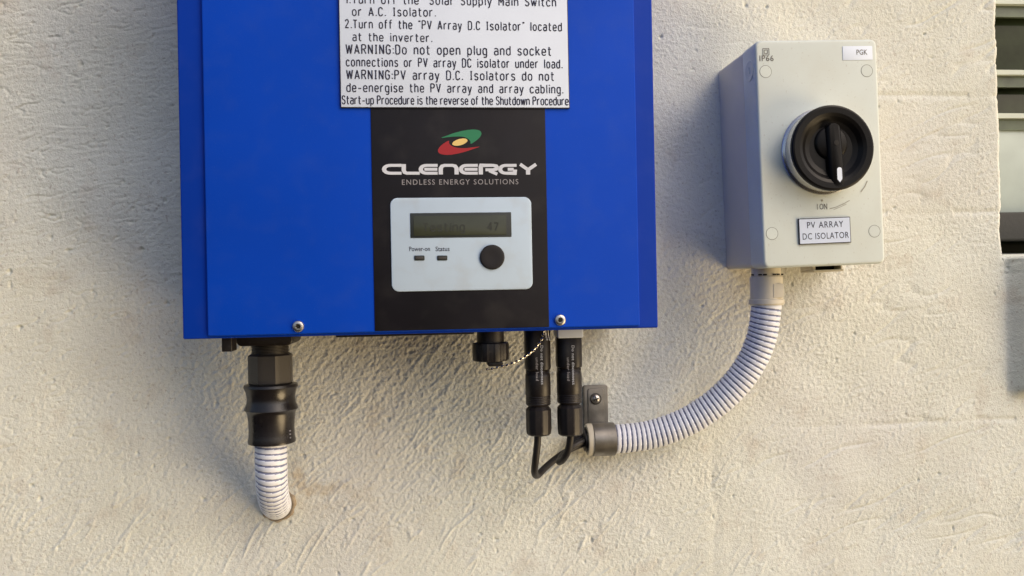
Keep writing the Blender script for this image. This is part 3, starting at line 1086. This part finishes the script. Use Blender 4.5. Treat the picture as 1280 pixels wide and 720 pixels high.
# engraved label, stuck a little askew
a_, b_ = Vector(I(998.5, 306, DS)), Vector(I(1063, 303.2, DS))
u_ = (b_ - a_).normalized()
n_ = Vector((-u_.y, u_.x))
wl_, hl_ = (b_ - a_).length, 33.8 * SC(DS)


def tilt_plate(mb, ins, d0, d1):
    q = [a_ + u_ * x + n_ * z for x, z in ((ins, ins), (wl_ - ins, ins), (wl_ - ins, hl_ - ins), (ins, hl_ - ins))]
    v, f = loft([[(p.x, -d0, p.y) for p in q], [(p.x, -d1, p.y) for p in q]])
    return mb.add(v, f)


dn = tilt_plate(MB(), 0, DS + 0.00003, DS + 0.0013).build('name_plate', 'ply_black', iso, smooth=False)
tilt_plate(MB(), 0.0006, DS + 0.00132, DS + 0.0015).build('white_face', 'paper', dn, smooth=False)
dn_d = DS + 0.0016
lettering('label_line', 'PV ARRAY', I(1008, 285.5), I(1053, 283.8), 8.0 * SC(DS), dn_d, 'ink', dn, spc=1.12, word=1.3)
lettering('label_line', 'DC ISOLATOR', I(1002.5, 299.8), I(1060, 297.4), 8.0 * SC(DS), dn_d, 'ink', dn, spc=1.12)
# fixing lug under the box
lgx0, lgz = I(1012, 341, 0.055)
lgx1, _ = I(1050, 341, 0.055)
mb = MB()
slab(mb, lgx0, lgx1, -IH - 0.0050, -IH - 0.0032, 0.038, 0.062, 0.0012, 0.0006)
slab(mb, lgx0, lgx0 + 0.003, -IH - 0.0031, -IH + 0.001, 0.038, 0.060, 0.0005, 0.0004)
slab(mb, lgx1 - 0.002, lgx1 - 0.0005, -IH - 0.0031, -IH + 0.001, 0.038, 0.060, 0.0005, 0.0004)
slab(mb, lgx0 + 0.0035, lgx1 - 0.0025, -IH - 0.0030, -IH + 0.001, 0.036, 0.050, 0.0005, 0.0004, mi=1)
mb.build('fixing_lug', ['gland', 'hole'], iso)

# ------------------------------------------------------------------ long conduit from the isolator to the saddle
DG = 0.047
gpx = 957.5
gx_, gz_ = P(gpx, 340, DG)
con = thing('dc_conduit', 'long curved white corrugated conduit running from the isolator box down to the metal saddle', 'conduit',
            (P(850, 540, 0)[0], 0, P(850, 560, 0)[1]))
sg = SC(DG)
ztop = icz - IH + 0.0008
zA, zB, zC = P(gpx, 346, DG)[1], P(gpx, 374, DG)[1], P(gpx, 381, DG)[1]
mb = MB()
lathe(mb, [(0.0122, ztop), (0.0122, zA + 0.001), (0.0134, zA), (0.0136, zA - 0.002), (0.0136, zB), (0.0146, zB - 0.0004), (0.0148, zC + 0.0012), (0.0140, zC)],
      (gx_, -DG, 0), (0, 0, 1), 44)
gl = mb.build('gland', 'gland', con)
mb = MB()
slab(mb, gx_ + 0.0002, gx_ + 0.0094, zB + 0.0012, zA - 0.0062, DG + 0.009, DG + 0.0139, 0.0006, 0.0004)
mb.build('window_tab', 'gland', gl)
mb = MB()
for k in range(10):
    a = R(-80 + 160 * k / 9)
    if k % 3 == 1:
        continue
    px_, py_ = gx_ + 0.0126 * math.sin(a), -DG - 0.0126 * math.cos(a)
    box(mb, px_ - 0.0014, px_ + 0.0014, py_ - 0.0005, py_ + 0.0012, zA + 0.0012, zA + 0.0024)
mb.build('gland_slot', 'hole', gl, smooth=False)
cpts = []
for px, py, d in ((957.6, 374, .047), (957.3, 388, .0468), (952.3, 420, .044), (939.5, 452, .040), (917, 483, .035), (886, 510.5, .029),
                  (851, 530.5, .0235), (812, 543.5, .0190), (772, 548.7, .0170), (738, 549, .0165)):
    cpts.append(P3(px, py, d))
mb = MB()
sweep(mb, cpts, PITCHC / 12, RC, 32, 0, crf, cmf)
mb.build('corrugated_tube', ['conduit', 'groove'], con, ang=60)
# end bush round the mouth of the conduit
e0 = P3(742, 549, .0165)
edir = Vector((-1, 0, -0.02)).normalized()
mb = MB()
lathe(mb, [(0.0130, 0.0), (0.0138, 0.001), (0.0138, 0.0050), (0.0134, 0.0062), (0.0112, 0.0066), (0.0106, 0.0052)], e0, edir, 36)
mb.build('end_bush', 'gland', con)
mb = MB()
lathe(mb, [(0.0100, 0.0050), (0.0100, 0.0085), (0.0088, 0.0090)], e0, edir, 28)
lathe(mb, [(0.0060, 0.0088), (0.0060, 0.020), (0.0048, 0.022)], e0 + Vector((0, 0.003, -0.0008)), edir, 22)
mb.build('cable_seal', 'black', con)

# saddle
sad = thing('conduit_saddle', 'small galvanised metal saddle screwed to the wall, clamping the long conduit', 'bracket',
            P3(753, 567, 0.0))
px0, pz1 = P(729, 482, 0.003)
px1, pz0 = P(760.5, 532, 0.003)
mb = MB()
slab(mb, px0, px1, pz0 - 0.004, pz1, -0.001, 0.0032, 0.0022, 0.0006)
slab(mb, px0 + 0.0036, px1 - 0.0036, pz0 - 0.002, pz1 - 0.003, 0.0030, 0.0040, 0.002, 0.0006)
mb.build('plate', 'galv', sad)
bx0_, bx1_ = P(740.5, 548, 0.02)[0], P(768.5, 548, 0.02)[0]
cc = P3(754, 549, .0168)
mb = MB()
loops = []
for xq, dr in ((bx0_, 0.0), (bx0_ + 0.0004, 0.0005), (bx1_ - 0.0004, 0.0005), (bx1_, 0.0)):
    lp = []
    for k in range(41):
        a = R(205 - 230 * k / 40 - 90 + 90)
        lp.append((xq, cc.y + (-(0.0139 + dr)) * math.cos(R(-115 + 230 * k / 40)), cc.z + (0.0139 + dr) * math.sin(R(-115 + 230 * k / 40))))
    for k in range(41):
        lp.append((xq, cc.y - 0.0130 * math.cos(R(115 - 230 * k / 40)), cc.z + 0.0130 * math.sin(R(115 - 230 * k / 40))))
    loops.append(lp)
v, f = loft(loops)
mb.add(v, f)
mb.build('band', 'galv', sad, ang=40)
x, z = P(744.5, 498.5, 0.004)
mb = MB()
lathe(mb, [(0.0052, 0.0), (0.0052, 0.0006), (0.0042, 0.0008)], (x, -0.0040, z), (0, -1, 0), 28, 1)
lathe(mb, [(0.0041, 0.0004), (0.0041, 0.0011), (0.0034, 0.0022), (0.0018, 0.0029), (0.0002, 0.0030)], (x, -0.0040, z), (0, -1, 0), 28)
scw = mb.build('screw', ['steel', 'grey_nut'], sad)
mb = MB()
for a in (20, 110):
    c, s = math.cos(R(a)), math.sin(R(a))
    L_, W_ = 0.0024, 0.00045
    dq = 0.0040 + 0.0030 + (0.00004 if a > 50 else 0)
    q = [(x + c * i - s * j, -dq - 0.0002, z + s * i + c * j) for i, j in ((-L_, -W_), (L_, -W_), (L_, W_), (-L_, W_))]
    q2 = [(p[0], -dq + 0.0009, p[2]) for p in q]
    v, f = loft([q2, q])
    mb.add(v, f)
mb.build('cross_slot', 'hole', scw, smooth=False)

# ------------------------------------------------------------------ the two DC plugs and their leads
DM = 0.072
sm = SC(DM)


def plug(name, label, pxc, top, notch1, notch2, bot, white, cab):
    x, zt0 = P(pxc, top, DM)
    t = thing(name, label, 'connector', (x, -DM, P(pxc, bot, DM)[1]), 'solar plugs under the blue case')
    Z = lambda py: P(pxc, py, DM)[1]
    o = (x, -DM, 0)
    flat = lambda th, tt: 1.0 / max(0.9, (abs(math.cos(th)) ** 5 + abs(math.sin(th)) ** 5) ** 0.2)
    if white:
        mb = MB()
        slab(mb, x - 16.5 * sm, x + 16 * sm, Z(421.5), iz0 + 0.0006, DM - 0.010, DM + 0.0115, 0.0015, 0.0008)
        mb.build('socket_collar', 'sticker', t)
    mb = MB()
    zt_ = iz0 + 0.0004 if not white else Z(421)
    lathe(mb, [(15.2 * sm, zt_), (16 * sm, zt_ - 0.001), (16.0 * sm, Z(notch1 - 5)), (15.6 * sm, Z(notch1 - 2)), (12.8 * sm, Z(notch1))], o, (0, 0, 1), 36, rfun=flat)
    up = mb.build('socket_half', 'black', t)
    mb = MB()
    pr = [(12.6 * sm, Z(notch1 - 0.8)), (13 * sm, Z(notch1 + 1.5)), (15.4 * sm, Z(notch1 + 4)), (16 * sm, Z(notch1 + 7)), (16 * sm, Z(notch2 - 14))]
    for k in range(5):
        y0 = notch2 - 13 + k * 2.2
        pr += [(15.4 * sm, Z(y0)), (15.9 * sm, Z(y0 + 0.9))]
    pr += [(14.8 * sm, Z(notch2 - 1.5)), (12.2 * sm, Z(notch2))]
    lathe(mb, pr, o, (0, 0, 1), 36)
    lo = mb.build('plug_half', 'black', t)
    mb = MB()
    rib = lambda th, tt: 1.0 + (0.028 if math.sin(th * 12) > 0 else 0)
    lathe(mb, [(12 * sm, Z(notch2 - 0.5)), (14 * sm, Z(notch2 + 2)), (15.9 * sm, Z(notch2 + 4)), (15.9 * sm, Z(bot - 8)), (15.2 * sm, Z(bot - 2)), (13.2 * sm, Z(bot)), (5 * sm, Z(bot + 0.5))],
          o, (0, 0, 1), 72, rfun=rib)
    mb.build('gland_nut', 'grey_nut' if False else 'black', t, ang=25)
    # locking clips at the waist
    mb = MB()
    for sgn in (-1, 1):
        slab(mb, x + sgn * 12.8 * sm - 0.0012, x + sgn * 12.8 * sm + 0.0012, Z(notch1 + 8), Z(notch1 - 8), DM - 0.003, DM + 0.003, 0.0006, 0.0004)
    mb.build('locking_clip', 'black', t)
    # moulded white warning text running down the plug
    for q, (off, ya, yb, s, m) in enumerate(((1.6, 432, 481, 'Do not disconnect', 'print_white'), (-4.6, 447, 476, 'under load', 'print_grey'))):
        d = DM + 16.0 * sm * 1.08 + 0.0003
        xx = P(pxc + 3 + off, 450, d)[0]
        lettering('moulded_text', s, (xx, P(pxc, ya, d)[1]), (xx, P(pxc, yb, d)[1]), 3.4 * sm, d, m, lo, spc=1.1, bold=0.01)
    mb = MB()
    sweep(mb, cab, 0.0015, 4.6 * sm, 16)
    mb.build('lead', 'cable', t)
    return t


plug('solar_plug', 'black solar plug hanging beside the capped socket, its lead looping lowest', 671.2, 415, 463, 507.5, 543.5, False,
     [P3(672, 535, DM), P3(672, 552, DM), P3(669.5, 575, .068), P3(668.2, 590, .060), P3(672, 594, .048), P3(682, 584, .036),
      P3(698, 571, .026), P3(716, 560, .020), P3(736, 552, .017)])
plug('solar_plug', 'black solar plug with a white collar hanging beside the metal saddle', 710.3, 413, 460, 505, 543.5, True,
     [P3(713, 535, DM), P3(713, 548, DM), P3(710, 563, .069), P3(704, 574, .062), P3(699, 577, .052), P3(704, 569, .040), P3(716, 558, .028),
      P3(734, 549, .020)])

# ------------------------------------------------------------------ capped port with bead chain
DC_ = 0.086
cx_, _ = P(613.5, 440, DC_)
scp = SC(DC_)
cap = thing('port_cap', 'ridged black screw cap under the blue case with a metal bead chain', 'cap', (cx_, -DC_, P(613, 458, DC_)[1]))
Zc = lambda py: P(613, py, DC_)[1]
mb = MB()
lathe(mb, [(17 * scp, iz0 + 0.0004), (17 * scp, Zc(430))], (cx_, -DC_, 0), (0, 0, 1), 30)
mb.build('port_thread', 'black', cap)
mb = MB()
rib = lambda th, tt: 1.0 + (0.035 if math.sin(th * 9 + 0.6) > 0.0 else 0)
lathe(mb, [(17 * scp, Zc(427.5)), (21.6 * scp, Zc(428.5)), (22.2 * scp, Zc(431)), (22.2 * scp, Zc(448)), (21.4 * scp, Zc(450.5)), (16 * scp, Zc(451.5)), (10 * scp, Zc(451.8))],
      (cx_, -DC_, 0), (0, 0, 1), 72, rfun=rib)
mb.build('screw_cap', 'black', cap, ang=25)
mb = MB()
x0, _ = P(608.5, 455, DC_)
x1, _ = P(628, 455, DC_)
slab(mb, x0, x1, Zc(457), Zc(450.5), DC_ - 0.006, DC_ + 0.009, 0.002, 0.001)
mb.build('chain_lug', 'black', cap)
path, L_ = spline([P3(609, 462, .098), P3(617, 461, .0985), P3(627, 458.5, .0985), P3(638, 455.5, .098), P3(650, 450, .096), P3(660, 443.5, .0945), P3(668, 437, .0935),
                   P3(674, 429.5, .092), P3(678, 422.5, .090), P3(679.5, 414, .086)], 0.0039)
mb = MB()
for i, q in enumerate(path):
    v, f = [], []
    lathe(mb, [(0.0002, -0.00135), (0.00095, -0.00095), (0.00135, 0), (0.00095, 0.00095), (0.0002, 0.00135)], q, (0.3, 0.2, 1), 8)
sweep(mb, path, 0.002, 0.0003, 5)
mb.build('bead_chain', 'bead', cap)
mb = MB()
for px in (681.5, 684.5):
    a = P3(px, 412, .091)
    sweep(mb, [a, a + Vector((0.0003, 0, -0.004)), a + Vector((0.0012, -0.0004, -0.0085))], 0.0008, 0.0007, 8)
mb.build('chain_clip', 'bead', cap)

for o in list(bpy.data.objects):
    if '_base' in o:
        del o['_base']
